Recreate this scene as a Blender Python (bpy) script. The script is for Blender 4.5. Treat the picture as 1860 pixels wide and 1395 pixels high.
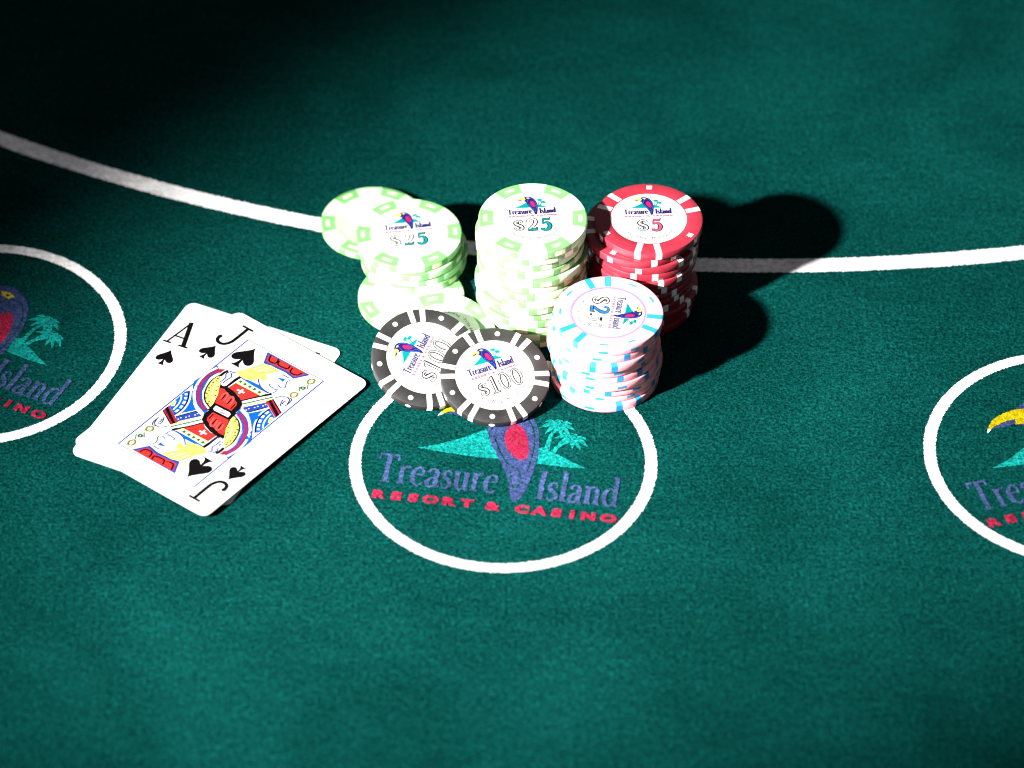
import bpy, bmesh, math, random
from mathutils import Vector, Matrix
from mathutils.geometry import tessellate_polygon
random.seed(7)
scene = bpy.context.scene
for ob in list(bpy.data.objects):
    bpy.data.objects.remove(ob)
MM = 0.001                      # every length below is in millimetres; the scene is in metres

# ------------------------------------------------------------------ camera
cam = bpy.data.cameras.new('camera')
cam_ob = bpy.data.objects.new('camera', cam)
scene.collection.objects.link(cam_ob)
PITCH, ROLL = math.radians(43.26), math.radians(0.19)
fw = Vector((0, math.cos(PITCH), -math.sin(PITCH)))
rt, up = Vector((1, 0, 0)), Vector((0, math.sin(PITCH), math.cos(PITCH)))
r2 = rt * math.cos(ROLL) + up * math.sin(ROLL)
u2 = up * math.cos(ROLL) - rt * math.sin(ROLL)
cam_ob.matrix_world = Matrix.Translation((0, -0.919, 0.8648)) @ Matrix((r2, u2, -fw)).transposed().to_4x4()
cam.sensor_width = 36.0
cam.lens = 36.0 * 6398.7 / 1860.0
cam.clip_start, cam.clip_end = 0.05, 50.0
cam.dof.use_dof = True
cam.dof.focus_distance = 1.258
cam.dof.aperture_fstop = 6.3
scene.camera = cam_ob

# ------------------------------------------------------------------ light
world = bpy.data.worlds.new('World')
scene.world = world
world.use_nodes = True
bg = world.node_tree.nodes['Background']
bg.inputs['Color'].default_value = (0.93, 0.92, 1.0, 1)
bg.inputs['Strength'].default_value = 0.145

LAMP_AZ, LAMP_EL, LAMP_D = math.radians(36), math.radians(31), 1.3
to_lamp = Vector((-math.cos(LAMP_EL) * math.cos(LAMP_AZ), -math.cos(LAMP_EL) * math.sin(LAMP_AZ), math.sin(LAMP_EL)))
lamp = bpy.data.lights.new('table_spot', 'SPOT')
lamp.energy = 800
lamp.color = (1.0, 0.98, 0.95)
lamp.spot_size = math.radians(21.5)
lamp.spot_blend = 1.0
lamp.shadow_soft_size = 0.028
lamp_ob = bpy.data.objects.new('table_spot', lamp)
scene.collection.objects.link(lamp_ob)
lamp_ob.location = Vector((0.03, 0.02, 0.02)) + to_lamp * LAMP_D
aim = Vector((0.084, 0.020, 0.0))
lamp_ob.rotation_euler = (aim - lamp_ob.location).to_track_quat('-Z', 'Y').to_euler()

scene.cycles.sample_clamp_direct = 1.5      # a sensor that saturates: fine print survives beside blown paper
scene.cycles.filter_width = 1.1
vs = scene.view_settings
vs.view_transform = 'Standard'
vs.look = 'None'
vs.exposure = 0.0
vs.gamma = 1.0
vs.use_curve_mapping = False

# ------------------------------------------------------------------ materials
MATS = {}
def new_mat(name):
    m = bpy.data.materials.new(name)
    m.use_nodes = True
    MATS[name] = m
    nt = m.node_tree
    return m, nt, nt.nodes['Principled BSDF']

def N(nt, kind, **kw):
    n = nt.nodes.new(kind)
    for k, v in kw.items():
        if k in n.inputs.keys():
            n.inputs[k].default_value = v
        else:
            setattr(n, k, v)
    return n

def ramp(nt, src, stops):
    r = nt.nodes.new('ShaderNodeValToRGB')
    els = r.color_ramp.elements
    while len(els) < len(stops):
        els.new(0.5)
    for e, (pos, col) in zip(els, stops):
        e.position = pos
        e.color = (*col, 1)
    nt.links.new(src, r.inputs['Fac'])
    return r

def c3(c, k):
    return tuple(min(1.0, x * k) for x in c)

def felt_mat(name, col, under=None, cover=0.0, speck=0.55, rough=0.95, sheen=0.0, bump=0.9, nap=1.0):
    """woven felt; 'under' is the cloth colour that shows through a worn print"""
    m, nt, p = new_mat(name)
    tc = N(nt, 'ShaderNodeTexCoord')
    geo = N(nt, 'ShaderNodeNewGeometry')
    n1 = N(nt, 'ShaderNodeTexNoise', Scale=950.0, Detail=3.0, Roughness=0.65)
    n2 = N(nt, 'ShaderNodeTexNoise', Scale=430.0, Detail=2.0, Roughness=0.6)
    n3 = N(nt, 'ShaderNodeTexNoise', Scale=13.0, Detail=4.0, Roughness=0.6, Distortion=0.6)
    for n in (n1, n2, n3):
        nt.links.new(geo.outputs['Position'], n.inputs['Vector'])
    r1 = ramp(nt, n1.outputs['Fac'], [(0.32, c3(col, 1 - speck)), (0.52, col), (0.72, c3(col, 1 + speck * 1.5))])
    mul = N(nt, 'ShaderNodeMix', data_type='RGBA', blend_type='MULTIPLY')
    mul.inputs['Factor'].default_value = 1.0
    r2_ = ramp(nt, n2.outputs['Fac'], [(0.3, (0.72,) * 3), (0.7, (1.2,) * 3)])
    r3_ = ramp(nt, n3.outputs['Fac'], [(0.3, (0.70,) * 3), (0.7, (1.22,) * 3)])
    mp = N(nt, 'ShaderNodeMapping')
    mp.inputs['Rotation'].default_value = (0, 0, math.radians(24))
    mp.inputs['Scale'].default_value = (60, 190, 60)
    n5 = N(nt, 'ShaderNodeTexNoise', Scale=1.0, Detail=5.0, Roughness=0.65)
    nt.links.new(geo.outputs['Position'], mp.inputs['Vector'])
    nt.links.new(mp.outputs['Vector'], n5.inputs['Vector'])
    r5_ = ramp(nt, n5.outputs['Fac'], [(0.3, (0.72,) * 3), (0.72, (1.25,) * 3)])
    nt.links.new(r1.outputs['Color'], mul.inputs['A'])
    nt.links.new(r2_.outputs['Color'], mul.inputs['B'])
    mul2 = N(nt, 'ShaderNodeMix', data_type='RGBA', blend_type='MULTIPLY')
    mul2.inputs['Factor'].default_value = 1.0
    nt.links.new(mul.outputs['Result'], mul2.inputs['A'])
    nt.links.new(r3_.outputs['Color'], mul2.inputs['B'])
    mul3 = N(nt, 'ShaderNodeMix', data_type='RGBA', blend_type='MULTIPLY')
    mul3.inputs['Factor'].default_value = nap
    nt.links.new(mul2.outputs['Result'], mul3.inputs['A'])
    nt.links.new(r5_.outputs['Color'], mul3.inputs['B'])
    out = mul3.outputs['Result']
    if under:
        n4 = N(nt, 'ShaderNodeTexNoise', Scale=1000.0, Detail=2.5, Roughness=0.7)
        nt.links.new(geo.outputs['Position'], n4.inputs['Vector'])
        f = ramp(nt, n4.outputs['Fac'], [(cover, (1, 1, 1)), (cover + 0.13, (0, 0, 0))])
        mx = N(nt, 'ShaderNodeMix', data_type='RGBA')
        nt.links.new(f.outputs['Color'], mx.inputs['Factor'])
        nt.links.new(out, mx.inputs['A'])
        mx.inputs['B'].default_value = (*under, 1)
        out = mx.outputs['Result']
    nt.links.new(out, p.inputs['Base Color'])
    p.inputs['Roughness'].default_value = rough
    p.inputs['Specular IOR Level'].default_value = 0.0
    p.inputs['Sheen Weight'].default_value = sheen
    p.inputs['Sheen Roughness'].default_value = 0.5
    p.inputs['Sheen Tint'].default_value = (0.05, 0.6, 0.52, 1)
    b = N(nt, 'ShaderNodeBump', Strength=bump, Distance=0.00035)
    ad = N(nt, 'ShaderNodeMath', operation='ADD')
    nt.links.new(n1.outputs['Fac'], ad.inputs[0])
    nt.links.new(n2.outputs['Fac'], ad.inputs[1])
    nt.links.new(ad.outputs[0], b.inputs['Height'])
    nt.links.new(b.outputs['Normal'], p.inputs['Normal'])
    return m

FELT = (0.0009, 0.0235, 0.0208)
felt_mat('felt_green', FELT, speck=0.75, bump=1.0, nap=0.55)
felt_mat('felt_white', (0.72, 0.71, 0.71), under=(0.22, 0.26, 0.25), cover=0.25, speck=0.14, bump=0.6, nap=0.4)
felt_mat('felt_periwinkle', (0.026, 0.036, 0.098), under=FELT, cover=0.36, speck=0.4)
felt_mat('felt_navy_print', (0.022, 0.029, 0.088), under=FELT, cover=0.35, speck=0.5)
felt_mat('felt_turquoise', (0.003, 0.125, 0.112), under=FELT, cover=0.33, speck=0.5)
felt_mat('felt_crimson', (0.165, 0.007, 0.024), under=(0.05, 0.02, 0.03), cover=0.33, speck=0.5)
felt_mat('felt_yellow', (0.24, 0.185, 0.003), under=FELT, cover=0.22, speck=0.3)

def clay_mat(name, col, rough=0.42, speck=0.1, spec=0.45):
    m, nt, p = new_mat(name)
    tc = N(nt, 'ShaderNodeTexCoord')
    n1 = N(nt, 'ShaderNodeTexNoise', Scale=900.0, Detail=3.0)
    n2 = N(nt, 'ShaderNodeTexNoise', Scale=120.0, Detail=4.0, Roughness=0.7)
    for n in (n1, n2):
        nt.links.new(tc.outputs['Object'], n.inputs['Vector'])
    r = ramp(nt, n2.outputs['Fac'], [(0.3, c3(col, 1 - speck * 1.6)), (0.65, c3(col, 1 + speck))])
    nt.links.new(r.outputs['Color'], p.inputs['Base Color'])
    rr = ramp(nt, n2.outputs['Fac'], [(0.3, (rough - 0.07,) * 3), (0.7, (rough + 0.12,) * 3)])
    nt.links.new(rr.outputs['Color'], p.inputs['Roughness'])
    p.inputs['Specular IOR Level'].default_value = spec
    b = N(nt, 'ShaderNodeBump', Strength=0.25, Distance=0.00006)
    nt.links.new(n1.outputs['Fac'], b.inputs['Height'])
    nt.links.new(b.outputs['Normal'], p.inputs['Normal'])
    return m

clay_mat('clay_black', (0.0100, 0.0092, 0.0092), rough=0.5, speck=0.12, spec=0.35)
clay_mat('clay_white', (0.80, 0.79, 0.78))
clay_mat('clay_pink', (0.62, 0.235, 0.270))
clay_mat('clay_blue', (0.006, 0.135, 0.30))
clay_mat('clay_green', (0.30, 0.50, 0.275))
clay_mat('clay_leaf', (0.085, 0.225, 0.072))
clay_mat('clay_cream', (0.56, 0.60, 0.36))
clay_mat('clay_red', (0.19, 0.012, 0.022), rough=0.33, spec=0.5)
clay_mat('inlay_paper', (0.80, 0.80, 0.80), rough=0.5, speck=0.02, spec=0.3)
clay_mat('inlay_lavender', (0.13, 0.10, 0.34), rough=0.5, spec=0.3)
clay_mat('card_paper', (0.80, 0.80, 0.79), rough=0.45, speck=0.015, spec=0.3)

def ink_mat(name, col, rough=0.55):
    m, nt, p = new_mat(name)
    tc = N(nt, 'ShaderNodeTexCoord')
    n = N(nt, 'ShaderNodeTexNoise', Scale=700.0, Detail=2.0)
    nt.links.new(tc.outputs['Object'], n.inputs['Vector'])
    r = ramp(nt, n.outputs['Fac'], [(0.3, c3(col, 0.88)), (0.7, c3(col, 1.1))])
    nt.links.new(r.outputs['Color'], p.inputs['Base Color'])
    p.inputs['Roughness'].default_value = rough
    p.inputs['Specular IOR Level'].default_value = 0.03
for nm, col in {'black': (0.0015, 0.0013, 0.0015), 'white': (0.8, 0.8, 0.79), 'blue': (0.001, 0.036, 0.20),
                'cobalt': (0.007, 0.018, 0.115), 'red': (0.185, 0.010, 0.009), 'crimson': (0.125, 0.005, 0.013),
                'scarlet': (0.28, 0.03, 0.025), 'green': (0.006, 0.045, 0.010), 'cream': (0.62, 0.60, 0.30),
                'yellow': (0.50, 0.46, 0.06), 'paleyellow': (0.40, 0.375, 0.06), 'olive': (0.07, 0.065, 0.006),
                'ink': (0.012, 0.012, 0.06), 'navy': (0.007, 0.004, 0.05), 'teal': (0.0, 0.105, 0.105),
                'magenta': (0.22, 0.006, 0.04), 'rose': (0.30, 0.03, 0.07), 'grey': (0.006, 0.005, 0.006),
                'azure': (0.008, 0.08, 0.30)}.items():
    ink_mat(nm, col)

# ------------------------------------------------------------------ object helpers
def link(ob, parent=None):
    scene.collection.objects.link(ob)
    if parent is not None:
        ob.parent = parent
    return ob

def mesh_from(name, verts, faces, mats, fmat=None, smooth=False, scale=MM):
    me = bpy.data.meshes.new(name)
    me.from_pydata([(x * scale, y * scale, z * scale) for x, y, z in verts], [], faces)
    for m in mats:
        me.materials.append(MATS[m])
    if fmat:
        me.polygons.foreach_set('material_index', fmat)
    if smooth:
        me.polygons.foreach_set('use_smooth', [True] * len(me.polygons))
    me.update()
    return me

def part(name, me, parent, rz=0.0):
    ob = link(bpy.data.objects.new(name, me), parent)
    ob.rotation_euler.z = rz
    return ob

def thing(name, label, cat, group=None):
    e = bpy.data.objects.new(name, None)
    e.empty_display_size = 0.01
    link(e)
    e['label'] = label
    e['category'] = cat
    if group:
        e['group'] = group
    return e

# ------------------------------------------------------------------ flat print: filled outlines and strokes
def smooth_line(pts, n=6):
    if len(pts) < 3:
        return list(pts)
    out = []
    for i in range(len(pts) - 1):
        p0 = pts[max(i - 1, 0)]; p1 = pts[i]; p2 = pts[i + 1]; p3 = pts[min(i + 2, len(pts) - 1)]
        for k in range(n):
            t = k / n
            out.append(tuple(0.5 * (2 * p1[a] + (p2[a] - p0[a]) * t + (2 * p0[a] - 5 * p1[a] + 4 * p2[a] - p3[a]) * t * t
                                    + (3 * p1[a] - p0[a] - 3 * p2[a] + p3[a]) * t ** 3) for a in range(len(p1))))
    out.append(tuple(pts[-1]))
    return out

def smooth_loop(pts, n=6):
    m = len(pts)
    out = []
    for i in range(m):
        p0, p1, p2, p3 = pts[i - 1], pts[i], pts[(i + 1) % m], pts[(i + 2) % m]
        for k in range(n):
            t = k / n
            out.append(tuple(0.5 * (2 * p1[a] + (p2[a] - p0[a]) * t + (2 * p0[a] - 5 * p1[a] + 4 * p2[a] - p3[a]) * t * t
                                    + (3 * p1[a] - p0[a] - 3 * p2[a] + p3[a]) * t ** 3) for a in range(2)))
    return out

def resample(pts, step, closed):
    out = []
    m = len(pts)
    for i in range(m if closed else m - 1):
        a, b = pts[i], pts[(i + 1) % m]
        d = math.hypot(b[0] - a[0], b[1] - a[1])
        k = max(1, int(d / step))
        for j in range(k):
            t = j / k
            out.append(tuple(a[q] + (b[q] - a[q]) * t for q in range(len(a))))
    if not closed:
        out.append(tuple(pts[-1]))
    return out

class Print:
    """collects flat coloured shapes (mm); each later shape lies a few microns above the one before"""
    def __init__(self, z0=0.04, dz=0.0035, ragged=0.0, step=0.5):
        self.v, self.f, self.m, self.mats = [], [], [], []
        self.z, self.dz, self.ragged, self.step = z0, dz, ragged, step
        self.xf = lambda x, y: (x, y)
    def _mi(self, mat):
        if mat not in self.mats:
            self.mats.append(mat)
        return self.mats.index(mat)
    def raw(self, pts, faces, mat):
        b = len(self.v)
        for x, y in pts:
            x, y = self.xf(x, y)
            self.v.append((x, y, self.z))
        mi = self._mi(mat)
        for f in faces:
            f = [b + i for i in f]
            a, c, d = (self.v[i] for i in f[:3])
            if (c[0] - a[0]) * (d[1] - a[1]) - (c[1] - a[1]) * (d[0] - a[0]) < 0:
                f.reverse()
            self.f.append(f); self.m.append(mi)
        self.z += self.dz
    def poly(self, pts, mat, curve=False):
        pts = [tuple(q[:2]) for q in pts]
        if curve:
            pts = smooth_loop(pts)
        if self.ragged:
            pts = [(x + random.gauss(0, self.ragged), y + random.gauss(0, self.ragged)) for x, y in resample(pts, self.step, True)]
        tris = tessellate_polygon([[Vector((x, y, 0)) for x, y in pts]])
        self.raw(pts, tris, mat)
    def stroke(self, pts, w, mat, closed=False, curve=True):
        """pts: (x, y) or (x, y, width factor)"""
        pts = [tuple(q) if len(q) == 3 else (q[0], q[1], 1.0) for q in pts]
        if curve and not closed:
            pts = smooth_line(pts)
        if self.ragged:
            pts = resample(pts, self.step, closed)
        n = len(pts)
        out = []
        for i in range(n):
            a = pts[i - 1] if (closed or i) else pts[0]
            b = pts[(i + 1) % n] if (closed or i < n - 1) else pts[-1]
            dx, dy = b[0] - a[0], b[1] - a[1]
            L = math.hypot(dx, dy) or 1
            h = 0.5 * w * pts[i][2]
            h1 = h + (random.gauss(0, self.ragged) if self.ragged else 0)
            h2 = h + (random.gauss(0, self.ragged) if self.ragged else 0)
            out.append((pts[i][0] - dy / L * h1, pts[i][1] + dx / L * h1))
            out.append((pts[i][0] + dy / L * h2, pts[i][1] - dx / L * h2))
        faces = []
        for i in range(n if closed else n - 1):
            j = (i + 1) % n
            faces.append([2 * i, 2 * i + 1, 2 * j + 1, 2 * j])
        self.raw(out, faces, mat)
    def disc(self, x, y, rx, mat, ry=None, n=20):
        ry = ry or rx
        self.poly([(x + rx * math.cos(2 * math.pi * i / n), y + ry * math.sin(2 * math.pi * i / n)) for i in range(n)], mat)
    def ellipse(self, x, y, rx, ry, w, mat, n=36):
        self.stroke([(x + rx * math.cos(2 * math.pi * i / n), y + ry * math.sin(2 * math.pi * i / n)) for i in range(n)], w, mat, closed=True)
    def mesh(self, name):
        return mesh_from(name, self.v, self.f, self.mats, self.m)

# roman letters drawn as pen strokes, cap height 1:  advance, [(width, [(x, y, swell)...]), ...]
GLYPH = {
 'T': (.64, [(.13, [(.32, .02), (.32, .96)]), (.07, [(.03, .96), (.61, .96)]), (.05, [(.055, .99), (.03, .78)]), (.05, [(.585, .99), (.61, .78)]), (.05, [(.19, .025), (.45, .025)])]),
 'r': (.38, [(.12, [(.13, .02), (.13, .60)]), (.05, [(.03, .59), (.15, .61)]), (.05, [(.03, .025), (.25, .025)]), (.09, [(.15, .44, .5), (.21, .56, .6), (.28, .61, .9), (.345, .57, 1.2)])]),
 'e': (.46, [(.05, [(.09, .36), (.38, .38)]), (.11, [(.385, .37, .5), (.37, .53, .7), (.25, .62, .55), (.11, .50, 1), (.075, .30, 1.15), (.13, .09, 1), (.27, .005, .65), (.42, .13, .35)])]),
 'a': (.45, [(.12, [(.07, .47, .9), (.12, .58, .6), (.22, .615, .5), (.315, .53, .95), (.32, .30, 1), (.32, .10, 1), (.36, .01, .7), (.44, .05, .35)]), (.10, [(.31, .37, .45), (.15, .28, .7), (.075, .15, 1.1), (.12, .02, .9), (.22, .01, .6), (.31, .10, .4)])]),
 's': (.36, [(.11, [(.29, .46, .35), (.27, .57, .5), (.17, .61, .6), (.075, .51, .9), (.13, .37, 1.1), (.25, .26, 1.1), (.30, .13, .9), (.20, .01, .6), (.09, .03, .5), (.05, .17, .35)])]),
 'u': (.52, [(.12, [(.12, .60), (.12, .20), (.17, .05, .8), (.27, .01, .5), (.38, .11, .4)]), (.12, [(.39, .02), (.39, .60)]), (.05, [(.02, .595), (.14, .605)]), (.05, [(.29, .595), (.41, .605)]), (.05, [(.38, .025), (.49, .03)])]),
 'I': (.32, [(.13, [(.16, .02), (.16, .98)]), (.05, [(.03, .025), (.29, .025)]), (.05, [(.03, .975), (.29, .975)])]),
 'l': (.26, [(.12, [(.13, .02), (.13, 1.04)]), (.05, [(.03, 1.02), (.15, 1.05)]), (.05, [(.03, .025), (.24, .025)])]),
 'n': (.53, [(.12, [(.13, .02), (.13, .60)]), (.05, [(.03, .59), (.15, .61)]), (.05, [(.03, .025), (.23, .025)]), (.12, [(.14, .45, .4), (.23, .585, .5), (.33, .59, .75), (.39, .47, 1), (.39, .02, 1)]), (.05, [(.29, .025), (.50, .025)])]),
 'd': (.53, [(.12, [(.385, .02), (.385, 1.04)]), (.05, [(.28, 1.02), (.40, 1.05)]), (.05, [(.38, .025), (.50, .03)]), (.11, [(.38, .47, .4), (.29, .60, .5), (.16, .57, .8), (.085, .38, 1.1), (.08, .22, 1.1), (.15, .05, .8), (.27, .01, .5), (.38, .12, .4)])]),
}
def word(P, text, x0, x1, y0, h, mat, bold=1.0):
    total = sum(GLYPH[c][0] for c in text)
    k = (x1 - x0) / total
    x = x0
    for c in text:
        adv, strokes = GLYPH[c]
        for w, pts in strokes:
            P.stroke([(x + q[0] * k, y0 + q[1] * h, q[2] if len(q) == 3 else 1.0) for q in pts], w * bold * (h + k) / 2, mat)
        x += adv * k

SANS = {}
def sans(ch, bold=0.0):
    """outline of a built-in sans letter: points, faces, centred on x, cap height 1"""
    if (ch, bold) not in SANS:
        cu = bpy.data.curves.new('letter', 'FONT')
        cu.body = ch
        cu.resolution_u = 3
        cu.offset = bold
        ob = bpy.data.objects.new('letter', cu)
        me = bpy.data.meshes.new_from_object(ob)
        pts = [(v.co.x, v.co.y) for v in me.vertices]
        fcs = [list(q.vertices) for q in me.polygons]
        bpy.data.objects.remove(ob); bpy.data.curves.remove(cu); bpy.data.meshes.remove(me)
        cx = (min(q[0] for q in pts) + max(q[0] for q in pts)) / 2
        k = 1 / 0.70
        SANS[(ch, bold)] = ([((x - cx) * k, y * k) for x, y in pts], fcs)
    return SANS[(ch, bold)]
def sans_letter(P, ch, x, y, h, mat, wide=1.0, ang=0.0, bold=0.0):
    pts, fcs = sans(ch, bold)
    ca, sa = math.cos(ang), math.sin(ang)
    P.raw([(x + h * (wide * a * ca - b * sa), y + h * (wide * a * sa + b * ca)) for a, b in pts], fcs, mat)

def spade(P, x, y, w, h, mat, flip=False):
    s = -1 if flip else 1
    half = [(0, 1.0), (.09, .86), (.26, .68), (.42, .53), (.495, .40), (.47, .28), (.37, .215), (.24, .22), (.12, .285), (.055, .34)]
    stem = [(.06, .26), (.09, .13), (.155, .055), (.235, .0)]
    right = smooth_line(half, 4) + smooth_line(stem, 4)
    pts = right + [(-a, b) for a, b in reversed(right)][:-1]
    P.poly([(x + s * a * w, y + s * (b - 0.5) * h) for a, b in pts], mat)

# ------------------------------------------------------------------ resort emblem, in mm round the middle of a betting circle
BIRD = [(6.3, -19.5), (8.9, -16.6), (10.4, -9.6), (11.5, 0), (11.4, 8), (10.6, 15), (8, 22), (5, 26.5), (0, 30), (-5, 31), (-10, 29.5),
        (-13.5, 26.5), (-14.5, 22), (-12.5, 19), (-9, 17), (-7.3, 13.1), (-5.5, 8), (-2.9, 3.3), (0, -2.5), (3, -8.9), (4.4, -15)]
BREAST = [(1.1, 18.7), (-0.9, 15.5), (-1.1, 11.4), (0, 7.5), (1.8, 4.4), (4.2, 2.2), (7.1, 1.6), (8.1, 4.5), (7.6, 9.5), (6.2, 14.2), (4.2, 17.6)]
BEAK = [(-26.2, 19.4), (-24.6, 22.4), (-22.4, 24.9), (-17.6, 27.1), (-13, 28), (-9.3, 27.6), (-8.5, 23.5), (-9.8, 21), (-12.1, 20.2), (-15.1, 20.7), (-14.2, 23.4), (-18, 23.2), (-22.8, 21.7)]
LOWER_BEAK = [(-24.2, 20.9), (-21, 22.2), (-17.5, 22.9), (-14.4, 23.6), (-14.9, 21.2), (-18, 20.6), (-21.5, 20.6)]
ISLE_LEFT = [(-30.8, 2.4), (-25, 4.4), (-19.9, 7.0), (-14, 10.6), (-8.2, 15.2), (-6.5, 11), (-4, 5.5), (-1.6, 1.0), (-9, .6), (-16, 1.0), (-24, 1.6)]
ISLE_RIGHT = [(11.4, 8.2), (13.5, 9.0), (15, 7.6), (17.5, 6.4), (21.2, 4.6), (25, 2.6), (29.4, .6), (23, .2), (17, .2), (11.9, .6)]
def palm(P, mat, base, mid, top, r, rot=0.0, w=1.0):
    P.stroke([(*base, 1.3), (*mid, .9), (*top, .7)], 1.5 * w, mat)
    for a, L in ((5, 1.0), (38, .95), (75, .7), (108, .75), (145, 1.0), (178, 1.05), (-28, .8), (-62, .55), (212, .8)):
        a = math.radians(a + rot)
        dx, dy = math.cos(a), math.sin(a)
        P.stroke([(*top, .45), (top[0] + dx * r * L * .5, top[1] + dy * r * L * .5 + r * .14, 1.15),
                  (top[0] + dx * r * L, top[1] + dy * r * L - r * .22, .12)], 1.55 * w, mat)
TAGLINE = (('R', -40), ('E', -34), ('S', -28), ('O', -22), ('R', -15.4), ('T', -9.3), ('&', -.2), ('C', 10), ('A', 16), ('S', 22), ('I', 27.4), ('N', 33), ('O', 40))
def emblem(mats, ragged=0.0, z0=0.05, xf=None, small=False):
    """returns [(part name, mesh)] for the bird, island, palm trees and lettering"""
    out = []
    z = z0
    def new():
        P = Print(z, 0.003, ragged, 0.45)
        if xf:
            P.xf = xf
        return P
    P = new()
    P.poly(ISLE_LEFT, mats['isle']); P.poly(ISLE_RIGHT, mats['isle'])
    out.append(('island_print', P.mesh('island_print'))); z = P.z
    for b in (((14.5, 6.8), (14.6, 14), (16.8, 19.6), 6.2, 0), ((16.2, 5.6), (18.2, 10.2), (22.4, 13.6), 6.0, -14)):
        P = new(); palm(P, mats['isle'], *b); out.append(('palm_print', P.mesh('palm_print'))); z = P.z
    P = new()
    P.poly(BIRD, mats['bird'], True)
    P.stroke([(-6.5, 14.5), (-3, 24), (3, 25), (8.4, 17), (9.8, 6), (9, -4)], .5, mats['line'])
    P.stroke([(-4.6, 11), (-2, 5), (2, -1.5), (6, -4), (8.2, -10)], .5, mats['line'])
    P.stroke([(3.4, -5), (4.6, -11), (6.2, -12.6), (7.6, -10)], .5, mats['line'])
    P.poly(BREAST, mats['breast'], True)
    out.append(('bird_print', P.mesh('bird_print'))); z = P.z
    P = new()
    P.poly(BEAK, mats['beak'])
    P.poly(LOWER_BEAK, mats['bird'])
    P.poly([(-6.8, 27.6), (-3.5, 28.2), (-.6, 27), (-2.2, 25), (-5.4, 25.8)], mats['beak'])
    P.disc(-3.4, 26.7, .75, mats['line'], n=10)
    P.poly([(-26.4, 19.1), (-25.7, 21), (-24.2, 20.7)], mats['white'])
    out.append(('beak_print', P.mesh('beak_print'))); z = P.z
    P = new()
    word(P, 'Treasure', -43.2, 0.2, -16.4, 14.2, mats['word'], 1.25 if small else 1.05)
    word(P, 'Island', 13.2, 42.6, -16.9, 13.8, mats['word'], 1.25 if small else 1.05)
    out.append(('name_lettering', P.mesh('name_lettering'))); z = P.z
    P = new(); P.ragged = 0
    for ch, x in TAGLINE:
        sans_letter(P, ch, x, -24.4, 3.4, mats['tag'], 1.35, bold=0.075 if not small else 0.05)
    out.append(('tagline_lettering', P.mesh('tagline_lettering')))
    if not small:
        P = new(); P.ragged = 0
        sans_letter(P, 'T', 43.7, -3.2, .9, mats['word']); sans_letter(P, 'M', 44.8, -3.3, .9, mats['word'])
        out.append(('trade_mark', P.mesh('trade_mark')))
    return out

# ------------------------------------------------------------------ table
def sheet(x0, x1, y0, y1, nx, ny):
    v, f = [], []
    for j in range(ny + 1):
        for i in range(nx + 1):
            v.append((x0 + (x1 - x0) * i / nx, y0 + (y1 - y0) * j / ny, 0.0))
    for j in range(ny):
        for i in range(nx):
            a = j * (nx + 1) + i
            f.append((a, a + 1, a + nx + 2, a + nx + 1))
    return v, f
v, f = sheet(-900, 900, -700, 1100, 12, 12)
felt = link(bpy.data.objects.new('table_felt', mesh_from('table_felt', v, f, ['felt_green'])))
felt['kind'] = 'structure'
felt['label'] = 'dark green felt cloth of the gaming table'

ARC_C = (92.0, 678.0)
P = Print(0.03, 0.003, 0.16, 0.45)
a0, a1 = math.radians(-148), math.radians(-32)
P.stroke([(ARC_C[0] + 613.4 * math.cos(a0 + (a1 - a0) * i / 2600), ARC_C[1] + 613.4 * math.sin(a0 + (a1 - a0) * i / 2600)) for i in range(2601)], 7.5, 'felt_white', curve=False)
arc = part('printed_arc', P.mesh('printed_arc'), felt)
arc['label'] = 'long curved white line printed across the felt'

FM = {'isle': 'felt_turquoise', 'bird': 'felt_navy_print', 'line': 'felt_green', 'breast': 'felt_crimson', 'beak': 'felt_yellow',
      'white': 'felt_white', 'word': 'felt_periwinkle', 'tag': 'felt_crimson'}
P = Print(0.04, 0.003, 0.13, 0.4)
P.stroke([(51.8 * math.cos(2 * math.pi * i / 800), 51.8 * math.sin(2 * math.pi * i / 800)) for i in range(800)], 4.25, 'felt_white', closed=True)
ring_me = P.mesh('betting_circle')
felt_emblem = emblem(FM, ragged=0.10, z0=0.05)
for (x, y), turn, lab in (((-3.0, -39.4), -8.2, 'white betting circle printed in front of the chip stacks'),
                    ((-194.0, 21.1), -25.8, 'white betting circle printed left of the playing cards'),
                    ((198.5, -36.0), 15.7, 'white betting circle printed at the right edge')):
    ring = part('betting_circle', ring_me, felt)
    ring.location = (x * MM, y * MM, 0)
    ring.rotation_euler.z = math.radians(turn)
    ring['label'] = lab
    for nm, me in felt_emblem:
        part(nm, me, ring)

# ------------------------------------------------------------------ chips
R_CHIP, T_CHIP, PITCH_Z = 19.5, 3.22, 3.3
def lathe(profile, n, mat, name):
    v, f = [], []
    k = len(profile)
    for i in range(n):
        a = 2 * math.pi * i / n
        for r, z in profile:
            v.append((r * math.cos(a), r * math.sin(a), z))
    for i in range(n):
        j = (i + 1) % n
        for q in range(k - 1):
            f.append((i * k + q, j * k + q, j * k + q + 1, i * k + q + 1))
    b = len(v)
    v += [(0, 0, profile[0][1]), (0, 0, profile[-1][1])]
    for i in range(n):
        j = (i + 1) % n
        f.append((b, j * k, i * k))
        f.append((b + 1, i * k + k - 1, j * k + k - 1))
    me = mesh_from(name, v, f, [mat], smooth=True)
    return me
def sharpen(me, ang=28):
    bm = bmesh.new(); bm.from_mesh(me)
    for e in bm.edges:
        if len(e.link_faces) == 2 and e.calc_face_angle(0) > math.radians(ang):
            e.smooth = False
    bm.to_mesh(me); bm.free()
    return me
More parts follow.
